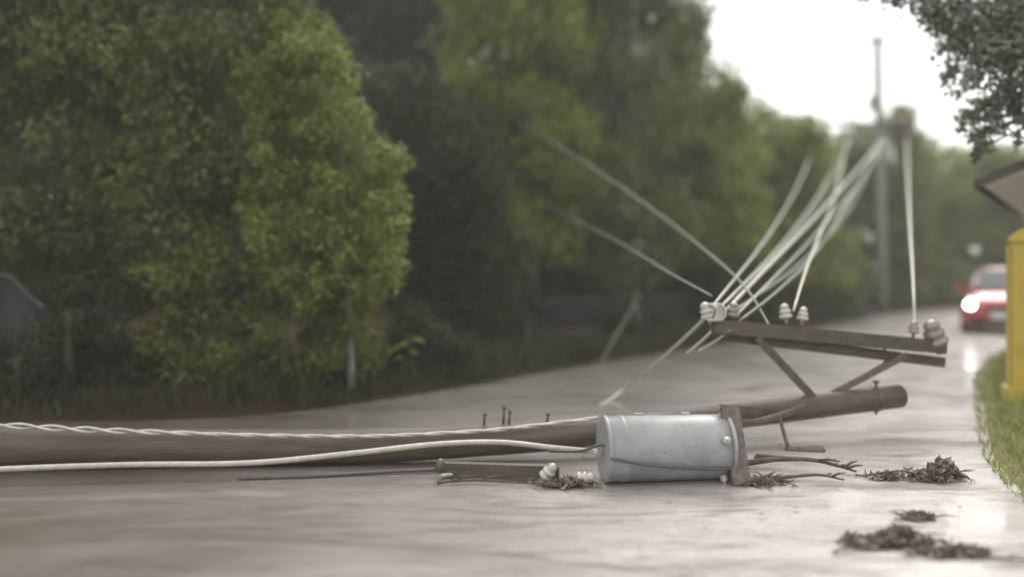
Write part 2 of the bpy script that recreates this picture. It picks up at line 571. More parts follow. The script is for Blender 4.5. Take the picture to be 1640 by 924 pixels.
def tree(name, label, cat, group, mat, base_px, d, poly, rpx, depth, leaf_px, dens=1.0, bark='bark', trunk_r=0.16, spread=1.0, base_z=0.25, trunk_d=None, layers=2.0, limbs=14):
    """trunk with limbs reaching into clumps of leaves that fill the crown"""
    td = trunk_d or d
    bx_ = (base_px - CX) / F * td
    root = thing(name, (bx_, td, base_z - 0.1), label, cat, group)
    xs = [p[0] for p in poly]
    ys = [p[1] for p in poly]
    area = 0.5 * abs(sum(poly[i][0] * poly[i - 1][1] - poly[i - 1][0] * poly[i][1] for i in range(len(poly))))
    want = max(4, int(area / (rpx * rpx * 1.1) * layers))
    C, R = [], []
    tries = 0
    while len(C) < want and tries < want * 60:
        tries += 1
        x, y = random.uniform(min(xs), max(xs)), random.uniform(min(ys), max(ys))
        if not inside(poly, x, y):
            continue
        dd = d + random.uniform(-1, 1) * depth
        C.append(tuple(P(x, y, dd)))
        R.append(rpx * random.uniform(0.6, 1.2) / F * dd)
    C = np.array(C)
    R = np.array(R)
    low = C[:, 2] < R * 0.8 + base_z
    C[low, 2] = np.maximum(C[low, 2], R[low] * 0.75 + base_z)
    size = leaf_px / F * d
    n = max(20, int(dens * 12 * (rpx / leaf_px) ** 2))
    V = leaves(C, R, n, size)
    Q = np.arange(len(V)).reshape(-1, 4)
    # trunk and limbs
    mb = MB()
    tx, ty = bx_, td
    cz = float(np.mean(C[:, 2]))
    fork = Vector((tx + (float(np.mean(C[:, 0])) - tx) * 0.25, ty + (float(np.mean(C[:, 1])) - ty) * 0.25, max(base_z + 0.5, base_z + (cz - base_z) * 0.6)))
    b0 = Vector((tx, ty, base_z - 0.25))
    mid = b0.lerp(fork, 0.5) + Vector((trunk_r * 0.5, 0, 0))
    mb.tube(spline([b0, b0.lerp(mid, 0.25), mid, fork], 4), [trunk_r * (1.35 - 0.75 * min(1, i / 4) * 0.5 - 0.03 * i) for i in range(13)], 10)
    order = list(range(len(C)))
    random.shuffle(order)
    for i in order[:limbs]:
        c = Vector(C[i])
        m1 = fork.lerp(c, 0.5) + Vector((0, 0, 0.12 * (c - fork).length))
        st = b0.lerp(fork, random.uniform(0.75, 1.0))
        p = spline([st, m1, c], 4)
        mb.tube(p, [trunk_r * (0.36 - 0.32 * k / (len(p) - 1)) for k in range(len(p))], 6)
    mb.build('trunk', M[bark], root)
    quick_mesh('crown', V, Q, M[mat], root)
    return root


TG = 'trees along the left side of the road'
tree('leafy_tree', 'big dull green tree filling the upper left, its crown reaching over the roadside bushes', 'tree', TG, 'leaf_dull', 170, 12.8,
     [(-260, -230), (470, -230), (490, 60), (470, 330), (330, 430), (60, 450), (-260, 440)], 70, 1.6, 11, 1.0, layers=3.2, trunk_r=0.16)
tree('leafy_tree', 'bright yellow green tree on a thin pale trunk, right of the big dull green tree', 'tree', TG, 'leaf_yellow', 563, 11.5,
     [(400, 100), (470, 10), (545, 40), (550, 140), (600, 210), (642, 265), (645, 330), (640, 400), (615, 455), (570, 500), (470, 500), (390, 330)], 36, 1.1, 9, 1.2, 'bark_pale', 0.06, base_z=0.2, layers=3.6, limbs=9, trunk_d=11.0)
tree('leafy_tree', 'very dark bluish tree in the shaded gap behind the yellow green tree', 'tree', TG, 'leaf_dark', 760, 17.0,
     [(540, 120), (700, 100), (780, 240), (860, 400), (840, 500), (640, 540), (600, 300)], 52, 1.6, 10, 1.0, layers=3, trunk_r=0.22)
tree('leafy_tree', 'tall green tree left of centre with drooping boughs, right of the dark gap', 'tree', TG, 'leaf_mid', 850, 19.5,
     [(700, -200), (880, -200), (930, 120), (940, 330), (880, 410), (790, 400), (755, 220), (720, 60)], 50, 1.7, 10, 1.0, layers=3.2, trunk_r=0.15)
tree('leafy_tree', 'tall grey green tree at the left edge of the sky gap', 'tree', TG, 'leaf_dull', 1010, 22.0,
     [(870, -200), (1110, -200), (1125, 30), (1110, 140), (1100, 300), (1090, 420), (940, 430), (900, 200)], 50, 1.9, 10, 1.0, layers=3.2, trunk_r=0.16)
tree('leafy_tree', 'rounded fresh green tree whose top slopes down from the sky gap', 'tree', TG, 'leaf_fresh', 1130, 24.5,
     [(1030, 190), (1100, 140), (1150, 115), (1200, 145), (1220, 300), (1200, 440), (1060, 460)], 40, 1.6, 9, 1.1, layers=3, trunk_r=0.18)
tree('leafy_tree', 'lower fresh green tree behind the raised cables, just left of the standing pole', 'tree', TG, 'leaf_fresh', 1270, 28.0,
     [(1190, 165), (1270, 195), (1325, 208), (1345, 300), (1350, 450), (1210, 470)], 36, 1.8, 9, 1.1, layers=3, trunk_r=0.16)
FG = 'far trees beyond the bend'
tree('leafy_tree', 'far hazy tree directly behind the standing utility pole', 'tree', FG, 'leaf_olive', 1410, 37.0,
     [(1335, 225), (1375, 205), (1398, 215), (1428, 215), (1434, 178), (1462, 174), (1476, 235), (1490, 400), (1470, 490), (1340, 490)], 26, 2.0, 7, 1.2, layers=4, trunk_r=0.16)
tree('leafy_tree', 'far hazy olive tree above the bend, behind the red car', 'tree', FG, 'leaf_mid', 1540, 41.0,
     [(1455, 240), (1530, 232), (1600, 240), (1720, 240), (1720, 450), (1680, 490), (1480, 490)], 28, 3.0, 7, 1.2, layers=4, trunk_r=0.2)
BG = 'tall trees behind the roadside trees'
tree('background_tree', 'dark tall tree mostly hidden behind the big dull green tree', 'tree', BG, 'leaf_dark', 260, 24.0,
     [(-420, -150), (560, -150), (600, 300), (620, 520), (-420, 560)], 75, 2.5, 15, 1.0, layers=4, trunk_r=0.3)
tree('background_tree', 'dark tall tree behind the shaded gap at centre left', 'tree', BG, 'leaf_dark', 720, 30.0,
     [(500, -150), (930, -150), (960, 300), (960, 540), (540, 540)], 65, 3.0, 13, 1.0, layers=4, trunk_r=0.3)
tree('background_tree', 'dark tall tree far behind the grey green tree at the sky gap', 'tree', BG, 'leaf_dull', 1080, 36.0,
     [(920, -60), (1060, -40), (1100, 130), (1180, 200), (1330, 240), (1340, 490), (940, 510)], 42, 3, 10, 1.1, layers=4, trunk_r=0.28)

SG = 'shrubs along the left edge of the road'


def shrub(label, mat, base_px, d, poly, rpx, leaf_px, depth=0.5, dens=1.0):
    return tree('roadside_shrub', label, 'shrub', SG, mat, base_px, d, poly, rpx, depth, leaf_px, dens, 'bark', 0.035, base_z=0.12, limbs=10)


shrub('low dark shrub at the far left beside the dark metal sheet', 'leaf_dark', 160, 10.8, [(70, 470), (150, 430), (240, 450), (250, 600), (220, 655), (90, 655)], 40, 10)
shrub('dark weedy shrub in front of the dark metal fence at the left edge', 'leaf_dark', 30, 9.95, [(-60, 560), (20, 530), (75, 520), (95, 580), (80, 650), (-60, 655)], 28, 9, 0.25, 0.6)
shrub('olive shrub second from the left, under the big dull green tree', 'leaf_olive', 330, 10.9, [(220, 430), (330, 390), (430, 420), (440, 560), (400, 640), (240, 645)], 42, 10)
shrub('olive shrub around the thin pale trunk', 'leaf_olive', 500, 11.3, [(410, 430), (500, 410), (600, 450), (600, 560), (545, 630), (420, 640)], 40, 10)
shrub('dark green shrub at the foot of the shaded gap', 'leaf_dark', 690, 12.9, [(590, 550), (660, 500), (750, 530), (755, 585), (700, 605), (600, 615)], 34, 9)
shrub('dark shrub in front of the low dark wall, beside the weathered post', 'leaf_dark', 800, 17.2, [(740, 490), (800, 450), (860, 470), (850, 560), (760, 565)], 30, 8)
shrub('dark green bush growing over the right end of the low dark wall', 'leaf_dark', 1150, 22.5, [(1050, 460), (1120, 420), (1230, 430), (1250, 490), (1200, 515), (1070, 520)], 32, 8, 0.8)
tree('background_tree', 'dark far tree closing the view behind the red car', 'tree', BG, 'leaf_dark', 1560, 50.0,
     [(1400, 290), (1500, 270), (1640, 268), (1760, 270), (1760, 500), (1420, 500)], 32, 2.5, 9, 1.2, layers=4, trunk_r=0.28)
shrub('sparse dark shrub partly covering the middle of the low dark wall', 'leaf_dark', 1010, 18.8, [(965, 500), (1010, 470), (1060, 480), (1065, 540), (985, 550)], 24, 7)
shrub('dark bush left of the foot of the standing utility pole', 'leaf_dull', 1310, 28.5, [(1210, 440), (1290, 410), (1385, 420), (1390, 480), (1330, 498), (1220, 500)], 28, 7, 1.0)
shrub('dim bush at the bend right of the standing utility pole', 'leaf_dull', 1470, 36.0, [(1420, 440), (1470, 410), (1550, 420), (1560, 470), (1500, 482), (1430, 484)], 24, 6, 1.0)

# overhanging tree at the upper right, trunk outside the picture
ov = thing('overhanging_tree', (9.6, 8.2, 0.1), 'dark grey boughs hanging into the upper right corner', 'tree')
mb = MB()
hub = Vector((9.3, 8.6, 3.9))
mb.tube(spline([(9.6, 8.2, -0.1), (9.5, 8.3, 1.4), hub], 5), [0.26, 0.25, 0.24, 0.23, 0.22, 0.21, 0.2, 0.19, 0.18, 0.17, 0.16], 10)
oc, orr = [], []
for (px, py, dd, r) in [(1640, 40, 9.6, 62), (1590, 30, 9.8, 48), (1650, 100, 9.3, 55), (1600, 90, 9.6, 44), (1545, 10, 10.2, 40), (1490, -5, 10.4, 34), (1440, -14, 10.6, 30), (1385, -22, 10.7, 24),
                        (1540, 70, 10.0, 26), (1525, 110, 10.0, 20), (1560, 125, 9.8, 28), (1615, 140, 9.5, 30), (1570, 170, 9.8, 20), (1545, 185, 9.9, 18), (1580, 210, 9.8, 16), (1560, 222, 9.9, 12), (1510, 40, 10.2, 26),
                        (1700, 20, 9.2, 60), (1670, -40, 9.6, 50), (1560, -40, 10, 45), (1590, 60, 9.7, 45), (1620, 10, 9.7, 50), (1640, 80, 9.5, 45), (1545, 45, 10, 32), (1650, 150, 9.4, 32), (1585, 185, 9.7, 22), (1570, 236, 9.8, 12), (1600, 160, 9.6, 28), (1640, 190, 9.4, 24), (1500, 20, 10.2, 34), (1525, 65, 10.0, 28), (1560, 85, 9.9, 30), (1625, 175, 9.5, 16)]:
    oc.append(tuple(P(px, py, dd)))
    orr.append(r / F * dd)
for c in oc:
    c = Vector(c)
    p = spline([hub, hub.lerp(c, 0.55) + Vector((0, 0, 0.35)), c], 5)
    mb.tube(p, [0.075 - 0.067 * k / (len(p) - 1) for k in range(len(p))], 6)
wisps = [(1395, -6, 10.6, 20), (1430, 2, 10.6, 24), (1462, 10, 10.5, 26), (1488, 34, 10.4, 22), (1506, 80, 10.2, 20), (1512, 128, 10.1, 15), (1532, 150, 10.0, 20), (1540, 205, 9.9, 13),
         (1556, 190, 9.9, 20), (1582, 232, 9.8, 14), (1562, 252, 9.8, 9), (1605, 205, 9.7, 20), (1632, 228, 9.5, 15), (1372, -16, 10.7, 16)]
for (px, py, dd, r) in wisps:
    c = P(px, py, dd)
    st_ = Vector(min(oc, key=lambda q: (Vector(q) - c).length))
    mb.tube(spline([st_, st_.lerp(c, 0.5) + Vector((0, 0, 0.03)), c + Vector((0, 0, -0.03))], 4), 0.006, 5)
mb.build('trunk', M['bark'], ov)
Vv = [leaves(np.array([tuple(P(px, py, dd))]), np.array([r / F * dd]), int(26 + r * 1.6), 0.07, 1.2, 0.7) for (px, py, dd, r) in wisps]
for c, r in zip(oc, orr):
    n = int(13 * (r / 0.055) ** 2) + 25
    Vv.append(leaves(np.array([c]), np.array([r]), n, 0.08, 1.0, 0.6))
Vv = np.concatenate(Vv)
quick_mesh('crown', Vv, np.arange(len(Vv)).reshape(-1, 4), M['leaf_grey'], ov)

# yellow painted pillar on the verge
gp = thing('gate_pillar', (5.93, 10.2, 0.1), 'yellow painted pillar standing on the grass verge at the right edge', 'pillar')
Rp = Matrix.Rotation(math.radians(-24), 3, 'Z')
pc = Vector((5.93, 10.2, 0)) + Rp @ Vector((0.02, 0, 0))
mb = MB()
mb.box((pc.x, pc.y, 0.98), (0.44, 0.44, 1.84), Rp, 0.03)
mb.build('shaft', M['yellow_paint'], gp)
mb = MB()
V, fs = [], []
for z, h in ((1.897, 0.21), (1.93, 0.212), (1.99, 0.17), (2.05, 0.10), (2.075, 0.02)):
    V += [pc + Rp @ Vector((sx_ * h, sy_ * h, z)) for sx_, sy_ in ((-1, -1), (1, -1), (1, 1), (-1, 1))]
for i in range(4):
    fs += [(i * 4 + k, i * 4 + (k + 1) % 4, i * 4 + 4 + (k + 1) % 4, i * 4 + 4 + k) for k in range(4)]
fs += [(3, 2, 1, 0), (16, 17, 18, 19)]
mb.add(V, fs).build('cap', M['yellow_paint'], gp)
MB().box((pc.x, pc.y, 0.12), (0.54, 0.54, 0.26), Rp, 0.02).build('plinth', M['yellow_paint'], gp)


def blades(name, pts, h, wdt, mat, lean=0.5):
    p = np.array(pts)
    k = len(p)
    a = RNG.uniform(0, 2 * math.pi, k)
    hh = h * RNG.uniform(0.5, 1.3, k)
    dx = np.stack([np.cos(a), np.sin(a), np.zeros(k)], 1) * (wdt * RNG.uniform(0.7, 1.3, k))[:, None]
    ln = RNG.normal(size=(k, 3)) * (lean * hh)[:, None]
    ln[:, 2] = hh
    mid = p + ln * np.array([0.35, 0.35, 0.6])
    V = np.stack([p - dx, p + dx, mid + dx * 0.8, mid - dx * 0.8, p + ln + dx * 0.15, p + ln - dx * 0.15], 1).reshape(-1, 3)
    o = np.arange(k) * 6
    Q = np.concatenate([np.stack([o, o + 1, o + 2, o + 3], 1), np.stack([o + 3, o + 2, o + 4, o + 5], 1)])
    return quick_mesh(name, V, Q, M[mat])


pts = []
while len(pts) < 42000:
    i = random.randrange(60, 200)
    u = random.random() ** 2.2
    q = ro[i].lerp(rb[i], u).lerp(ro[i + 1].lerp(rb[i + 1], u), random.random())
    if q.y < 3 or q.y > 24 or (u < 0.035 and random.random() < 0.85):
        continue
    pts.append((q.x, q.y, vz(u) - 0.01))
tag(blades('verge_grass', pts, 0.10, 0.007, 'grass_blade'), 'short olive grass covering the verge at the right', 'grass', kind='stuff')
pts = []
while len(pts) < 24000:
    i = random.randrange(60, 190)
    u = 0.10 + 0.9 * random.random()
    q = li[i].lerp(lb[i], u).lerp(li[i + 1].lerp(lb[i + 1], u), random.random())
    if math.sin(q.x * 1.1) * math.sin(q.y * 0.9 + 1) + random.uniform(-0.6, 0.6) < -0.1:
        continue
    pts.append((q.x, q.y, -0.03 + 0.30 * u ** 0.8))
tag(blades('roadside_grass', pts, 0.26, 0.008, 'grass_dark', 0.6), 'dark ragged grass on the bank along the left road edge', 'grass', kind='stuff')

# ------------------------------------------------------------------ fallen pole and its hardware
cl = spline([P(-330, 731, 6.9), P(0, 716, 7.05), P(500, 716, 7.25), P(800, 703, 7.42), P(960, 691, 7.52), P(1200, 663, 8.05), P(1440, 634, 8.6)], 6)
nn = len(cl)
rd = [0.172 - 0.058 * min(1, (k / (nn - 1)) / 0.7) for k in range(nn)]
fp = thing('fallen_utility_pole', (cl[0].x, cl[0].y, 0), 'brown wooden utility pole lying across the wet road with its crossarms raised', 'utility pole')
sh = MB().tube(cl, rd, 24).build('shaft', M['wood_pole'], fp)


def along(px):
    """point of the pole axis seen at column px"""
    best = min(range(nn), key=lambda k: abs(CX + F * cl[k].x / cl[k].y - px))
    return cl[best].copy(), rd[best]


ax_end = (cl[-1] - cl[-4]).normalized()
for px in (1385, 1165):
    c, r = along(px)
    MB().lathe(c - ax_end * 0.03, ax_end, [(0, r + 0.001), (0, r + 0.007), (0.05, r + 0.007), (0.05, r + 0.001)], 24).build('band', M['steel'], fp)
c, r = along(1385)
MB().tube([c + Vector((0, -0.02, -r - 0.03)), c + Vector((0, -0.02, r + 0.06))], 0.014, 8).lathe(c + Vector((0, -0.02, r + 0.04)), (0, 0, 1), [(0, 0.03), (0.025, 0.03)], 6, False).build('through_bolt', M['steel'], fp)
for px, h in ((775, 0.10), (806, 0.17), (815, 0.12), (876, 0.07)):
    c, r = along(px)
    c = c + Vector(((px - (CX + F * c.x / c.y)) / F * c.y, 0, 0))
    MB().tube([c + Vector((0, 0, r * 0.8)), c + Vector((0.01, 0, r + h))], 0.011, 8).lathe(c + Vector((0.008, 0, r + h * 0.7)), (0, 0, 1), [(0, 0.02), (0.02, 0.02)], 6, False).build('bolt', M['steel'], fp)

# crossarms
A1, A2 = P(1140, 522, 8.0), P(1512, 556, 8.75)
B1, B2 = P(1165, 538, 8.14), P(1510, 580, 8.86)
MB().bar(A1, A2, 0.10, 0.13, bev=0.008).build('crossarm', M['wood_arm'], fp)
MB().bar(B1, B2, 0.09, 0.10, bev=0.008).build('crossarm', M['wood_arm'], fp)
MB().bar(P(1212, 540, 8.1), P(1308, 642, 8.27), 0.07, 0.035, (0, 1, 0), 0.003).build('brace', M['steel'], fp)
MB().bar(P(1452, 568, 8.66), P(1334, 630, 8.38), 0.065, 0.035, (0, 1, 0), 0.003).build('brace', M['steel'], fp)
MB().tube([P(1416, 556, 8.62), P(1418, 592, 8.78)], 0.014, 8).build('spacer_bolt', M['steel'], fp)


def insulator(base, axis, s, mat, name='insulator'):
    axis = Vector(axis).normalized()
    pr = [(0, 0.016), (0.05, 0.016), (0.05, 0.05), (0.065, 0.062), (0.085, 0.055), (0.09, 0.036), (0.105, 0.055), (0.125, 0.05), (0.135, 0.032), (0.15, 0.042), (0.17, 0.036), (0.185, 0.012)]
    return MB().lathe(base, axis, [(h * s, r * s) for h, r in pr], 18).build(name, M[mat], fp)


insulator(P(1260, 518, 8.2), (-0.15, 0, 1), 1.0, 'porcelain')
insulator(P(1284, 520, 8.25), (0.12, 0, 1), 0.9, 'porcelain')
insulator(P(1138, 518, 8.0), (-0.35, -0.1, 1), 1.1, 'porcelain')
insulator(P(1172, 516, 8.06), (0.1, -0.1, 1), 1.0, 'porcelain_brown')
insulator(P(1505, 566, 8.75), (-0.36, -0.15, 1), 1.9, 'porcelain_brown')
insulator(P(1462, 541, 8.68), (0.1, 0, 1), 0.9, 'porcelain_brown')

# hanger bracket between pole and transformer
hb = MB()
hb.bar(P(1168, 650, 6.72), P(1188, 777, 6.52), 0.14, 0.05, (0, 1, 0), 0.006)
hb.tube(spline([P(1160, 664, 6.75), P(1195, 676, 7.2), P(1240, 668, 7.6), P(1290, 650, 8.0)], 6), 0.03, 10)
hb.bar(P(1160, 653, 6.75), P(1240, 660, 7.9), 0.05, 0.05, bev=0.006)
hb.build('hanger_bracket', M['steel'], fp)

# transformer lying on its side
T0, T1 = P(968, 719, 6.66), P(1158, 717, 6.76)
T0.z = T1.z = 0.247
tax = (T1 - T0).normalized()
TL = (T1 - T0).length
tr = thing('pole_transformer', ((T0.x + T1.x) / 2, T0.y, 0), 'grey cylindrical pole transformer lying on its side against the fallen pole', 'transformer')
R0 = 0.243
MB().lathe(T0, tax, [(0, 0.02), (0, R0 - 0.015), (0.012, R0), (TL * 0.12, R0), (TL * 0.125, R0 + 0.007), (TL * 0.15, R0 + 0.007), (TL * 0.155, R0), (TL * 0.86, R0), (TL, R0 - 0.002), (TL, 0.02)], 48).build('tank', M['tank_paint'], tr)
MB().lathe(T0 + tax * TL, tax, [(0.001, R0 + 0.012), (0.02, R0 + 0.014), (0.03, R0 + 0.004), (0.05, R0 * 0.8), (0.062, 0.05), (0.064, 0.001)], 40).build('lid', M['galv'], tr)
MB().lathe(T0 - tax * 0.012, tax, [(0, R0 - 0.03), (0.0, R0 + 0.004), (0.03, R0 + 0.006), (0.032, R0)], 40).build('base_ring', M['tank_paint'], tr)
for ang, mt in ((-0.95, 'porcelain'), (0.35, 'porcelain')):
    u = Vector((0, -1, 0))
    d_ = u * math.cos(ang) + Vector((0, 0, 1)) * math.sin(ang)
    bp = T0 + tax * (TL - 0.03) + d_ * (R0 - 0.004)
    MB().lathe(bp, d_, [(0, 0.030), (0.012, 0.034), (0.02, 0.024), (0.03, 0.032), (0.042, 0.022), (0.05, 0.012), (0.062, 0.011)], 16).build('bushing', M[mt], tr)
for f in (0.3, 0.7):
    MB().box(T0 + tax * TL * f + Vector((0, 0.10, R0 - 0.012)), (0.07, 0.05, 0.03), None, 0.004).build('mounting_lug', M['galv'], tr)
MB().tube(spline([T0 + tax * 0.02 + Vector((0, -R0 - 0.012, -0.02)), T0 + tax * TL * 0.35 + Vector((0, -R0 - 0.014, -0.075)), T0 + tax * TL * 0.7 + Vector((0, -R0 + 0.005, -0.11)), T0 + tax * TL + Vector((0, -R0 + 0.01, -0.12))], 6), 0.010, 8).build('ground_strap', M['cable_dark'], tr)

# fuse cutout hanging right of the transformer
fc = thing('fuse_cutout', P(1262, 722, 7.75), 'dark fuse cutout hanging below the pole end, right of the transformer', 'fuse cutout')
MB().tube([P(1249, 668, 8.0), P(1256, 695, 7.85), P(1262, 716, 7.75)], 0.017, 8).build('hanger_rod', M['steel'], fc)
MB().lathe(P(1258, 719, 7.75), (1, -0.1, -0.03), [(0, 0.02), (0.03, 0.034), (0.07, 0.024), (0.1, 0.036), (0.15, 0.026), (0.19, 0.042), (0.26, 0.05), (0.31, 0.046), (0.335, 0.02)], 16).build('fuse_tube', M['steel'], fc)
MB().box(P(1238, 738, 7.4), (0.3, 0.1, 0.09), Matrix.Rotation(0.1, 3, 'Y'), 0.015).build('fuse_base', M['steel'], fc)

# timber and broken porcelain in front of the pole
bt = MB().bar(G(706, 752, 0.05), G(895, 758, 0.06), 0.10, 0.12, bev=0.01).build('broken_crossarm', M['wood_arm'], None)
tag(bt, 'short dark broken timber on the road in front of the pole, left of the transformer', 'timber')
bk = MB().lathe(G(703, 755, 0.07), (0.15, -0.1, 1), [(0, 0.03), (0.05, 0.035), (0.08, 0.03), (0.1, 0.015)], 12).build('steel_clamp', M['steel'])
tag(bk, 'small dark steel clamp at the left end of the broken timber', 'clamp')
PG = 'broken white insulators beside the transformer'
for px, py, s, a, lb_ in ((872, 764, 0.75, (0.5, -0.4, 0.75), 'broken white insulator nearest the end of the broken timber'), (925, 766, 0.7, (1, -0.25, 0.2), 'broken white insulator touching the left end of the transformer')):
    pr = [(0, 0.05), (0.02, 0.075), (0.05, 0.06), (0.06, 0.04), (0.085, 0.07), (0.11, 0.055), (0.12, 0.035), (0.15, 0.05), (0.18, 0.03), (0.19, 0.012)]
    o = MB().lathe(G(px, py, 0.05), a, [(h * s, r * s) for h, r in pr], 16).build('broken_insulator', M['porcelain'])
    tag(o, lb_, 'insulator', PG)


# ------------------------------------------------------------------ cables
def cable(pts, r, mat, label, name='power_cable', group=None, n=8, seg=8):
    if not hasattr(r, '__len__'):
        p = spline(pts, n)
        o = MB().tube(p, r, seg).build(name, M[mat])
    else:
        p = spline(pts, n)
        o = MB().tube(p, [r[0] + (r[1] - r[0]) * k / (len(p) - 1) for k in range(len(p))], seg).build(name, M[mat])
    return tag(o, label, 'cable', group)


SP_D = 32.5
CG = 'cables rising from the fallen crossarm to the standing pole'


def sagline(a, b, mids):
    return [a] + mids + [b]


def rise(p0, d0, p1, d1, label, mat='cable', r=0.02, sag=0.25, n=7):
    a, b = P(*p0, d0), P(*p1, d1)
    pts = []
    for k in range(n):
        f = k / (n - 1)
        q = a.lerp(b, f)
        q.z -= sag * 4 * f * (1 - f)
        pts.append(q)
    return cable(pts, r, mat, label, group=CG)


rise((1140, 492), 7.95, (1312, 205), SP_D, 'leftmost of the pale cables rising from the crossarm knot', r=(0.013, 0.022), sag=0.5)
rise((1152, 494), 8.0, (1345, 245), SP_D - 2, 'second pale cable from the left rising from the crossarm knot', r=(0.014, 0.022), sag=0.35)
rise((1160, 500), 8.02, (1414, 222), SP_D, 'thickest pale cable of the fan, running up to the standing pole beside its thinner twin', r=(0.018, 0.034), sag=0.1)
rise((1176, 508), 8.05, (1420, 220), SP_D, 'thinner pale cable running just right of the thickest cable', r=(0.012, 0.02), sag=0.3)
cable([P(1271, 497, 8.22), P(1292, 430, 9.6), P(1316, 368, 12.5), P(1338, 312, 18), P(1356, 225, SP_D)], (0.013, 0.024), 'cable', 'pale cable rising from the pair of white insulators', group=CG)
cable([P(1465, 520, 8.68), P(1462, 440, 9.6), P(1456, 330, 14), P(1452, 222, SP_D - 0.3)], (0.013, 0.022), 'cable', 'lone pale cable rising almost straight up from the right end of the crossarm', group=CG)
cable([P(1183, 515, 8.06), P(1250, 462, 9.2), P(1310, 400, 12), P(1360, 320, 18), P(1418, 222, SP_D)], (0.012, 0.022), 'cable_dim', 'dull lowest cable of the fan rising from the crossarm', group=CG)
rise((1148, 498), 7.98, (1366, 205), SP_D, 'dull thin cable between the second pale cable and the thickest cable', 'cable_dim', r=(0.011, 0.018), sag=0.6)
rise((1166, 504), 8.03, (1406, 228), SP_D, 'slack thin cable sagging lowest under the thickest cable', 'cable', r=(0.011, 0.018), sag=0.75)
# tangle at the crossarm knot and tails that fall to the road
kn = MB()
kc = P(1142, 500, 7.96)
for k in range(5):
    a0 = random.uniform(0, 6.28)
    ring = [kc + Vector((math.cos(a0 + a * 1.3) * 0.055 + 0.02 * k - 0.03, math.sin(a0 + a) * 0.04, math.sin(a0 + a * 1.3) * 0.075)) for a in np.linspace(0, 6.0, 9)]
    kn.tube(spline(ring, 3), 0.009, 6)
tag(kn.build('wire_tangle', M['cable']), 'knot of pale tie wire wound round the left end of the crossarm', 'wire')
TGp = 'cable tails dropping from the crossarm to the road'
cable([P(1142, 496, 7.94), P(1112, 526, 8.2), P(1075, 560, 8.9), P(1040, 590, 9.8), P(1005, 618, 10.9), G(978, 640, 0.02), G(962, 648, 0.018)], (0.016, 0.02), 'cable', 'longest pale cable tail dropping from the crossarm to the road', group=TGp)
cable([P(1150, 520, 7.98), P(1128, 542, 8.05), P(1100, 566, 8.2)], 0.013, 'cable', 'short cut cable end hanging at the left end of the crossarm, upper of two', group=TGp)
cable([P(1168, 528, 8.0), P(1146, 546, 8.05), P(1118, 562, 8.15)], 0.012, 'cable', 'short cut cable end hanging at the left end of the crossarm, lower of two', group=TGp)
LG = 'cables slanting up to the left into the trees'
cable([P(1236, 528, 8.16), P(1195, 462, 8.9), P(1140, 410, 10.2), P(1060, 347, 12.2), P(970, 283, 14), P(875, 222, 16.5), P(790, 170, 19.5), P(700, 115, 24)], (0.010, 0.020), 'cable_dim', 'upper of two dull cables slanting from the trees towards the crossarm', group=LG)
cable([P(1140, 474, 8.0), P(1070, 436, 9.6), P(1005, 396, 11.5), P(965, 375, 13.4), P(880, 330, 17.5), P(780, 280, 22), P(700, 240, 27)], (0.010, 0.020), 'cable_dim', 'lower of two dull cables slanting from the trees down to the crossarm', group=LG)
bpy.data.objects[-1] if False else None
# cables lying along the pole on the left
RG = 'cables lying along the fallen pole'
ctr = spline([P(-260, 674, 6.82), P(0, 681, 6.90), P(120, 687, 6.95), P(250, 692, 7.0), P(430, 697, 7.06), P(600, 698, 7.12), P(780, 689, 7.26), P(900, 676, 7.37), P(958, 669, 7.40)], 22)
mb = MB()
acc = 0
for s in (0, math.pi):
    pts = []
    acc = 0
    for i, p in enumerate(ctr):
        if i:
            acc += (p - ctr[i - 1]).length
        amp = 0.006 + 0.011 * min(1, max(0, (-2.4 - p.x) / 0.8))
        a = acc * 2 * math.pi / 0.5 + s
        pts.append(p + Vector((0, math.cos(a) * amp, math.sin(a) * amp)))
    mb.tube(pts, 0.013, 6)
tag(mb.build('twisted_cable', M['cable']), 'twisted pale cable lying along the top of the fallen pole', 'cable', RG)
cable([P(-200, 762, 6.55), P(0, 751, 6.62), P(200, 744, 6.68), P(400, 741, 6.74), P(560, 726, 6.85), P(700, 711, 6.98), P(800, 708, 7.08), P(880, 716, 7.12), P(960, 724, 6.6)], 0.022, 'cable', 'thick smooth pale cable looping along the front of the fallen pole', group=RG)
cable([G(380, 766, 0.02), G(500, 762, 0.02), G(620, 755, 0.02), G(730, 750, 0.03), G(765, 746, 0.1)], 0.014, 'cable_dark', 'thin dark cable on the road along the foot of the pole', group=RG)
cable([G(705, 762, 0.03), G(735, 758, 0.03), G(790, 757, 0.04)], 0.016, 'cable', 'short pale cable stub lying in front of the broken timber', group=RG)
cable([P(880, 722, 6.95), P(930, 722, 6.7), P(965, 712, 6.6), P(1010, 728, 6.575), P(1080, 745, 6.58), P(1150, 752, 6.6)], 0.012, 'cable_dark', 'thin dark wire draped across the front of the transformer', group=RG)

# ------------------------------------------------------------------ branches and leaf litter on the road
BGp = 'twigs lying on the wet road'


def twig(pts, r, label, side=3, mat='bark'):
    mb = MB()
    p = spline(pts, 6)
    mb.tube(p, [r * (1 - 0.7 * k / (len(p) - 1)) for k in range(len(p))], 6)
    for k in range(side):
        i = random.randrange(2, len(p) - 2)
        e = p[i] + Vector((random.uniform(0.03, 0.16), random.uniform(-0.12, 0.12), random.uniform(0.0, 0.06)))
        mb.tube([p[i], p[i].lerp(e, 0.5) + Vector((0, 0, 0.01)), e], [r * 0.5, r * 0.4, r * 0.15], 5)
    return tag(mb.build('fallen_branch', M[mat]), label, 'branch', BGp)


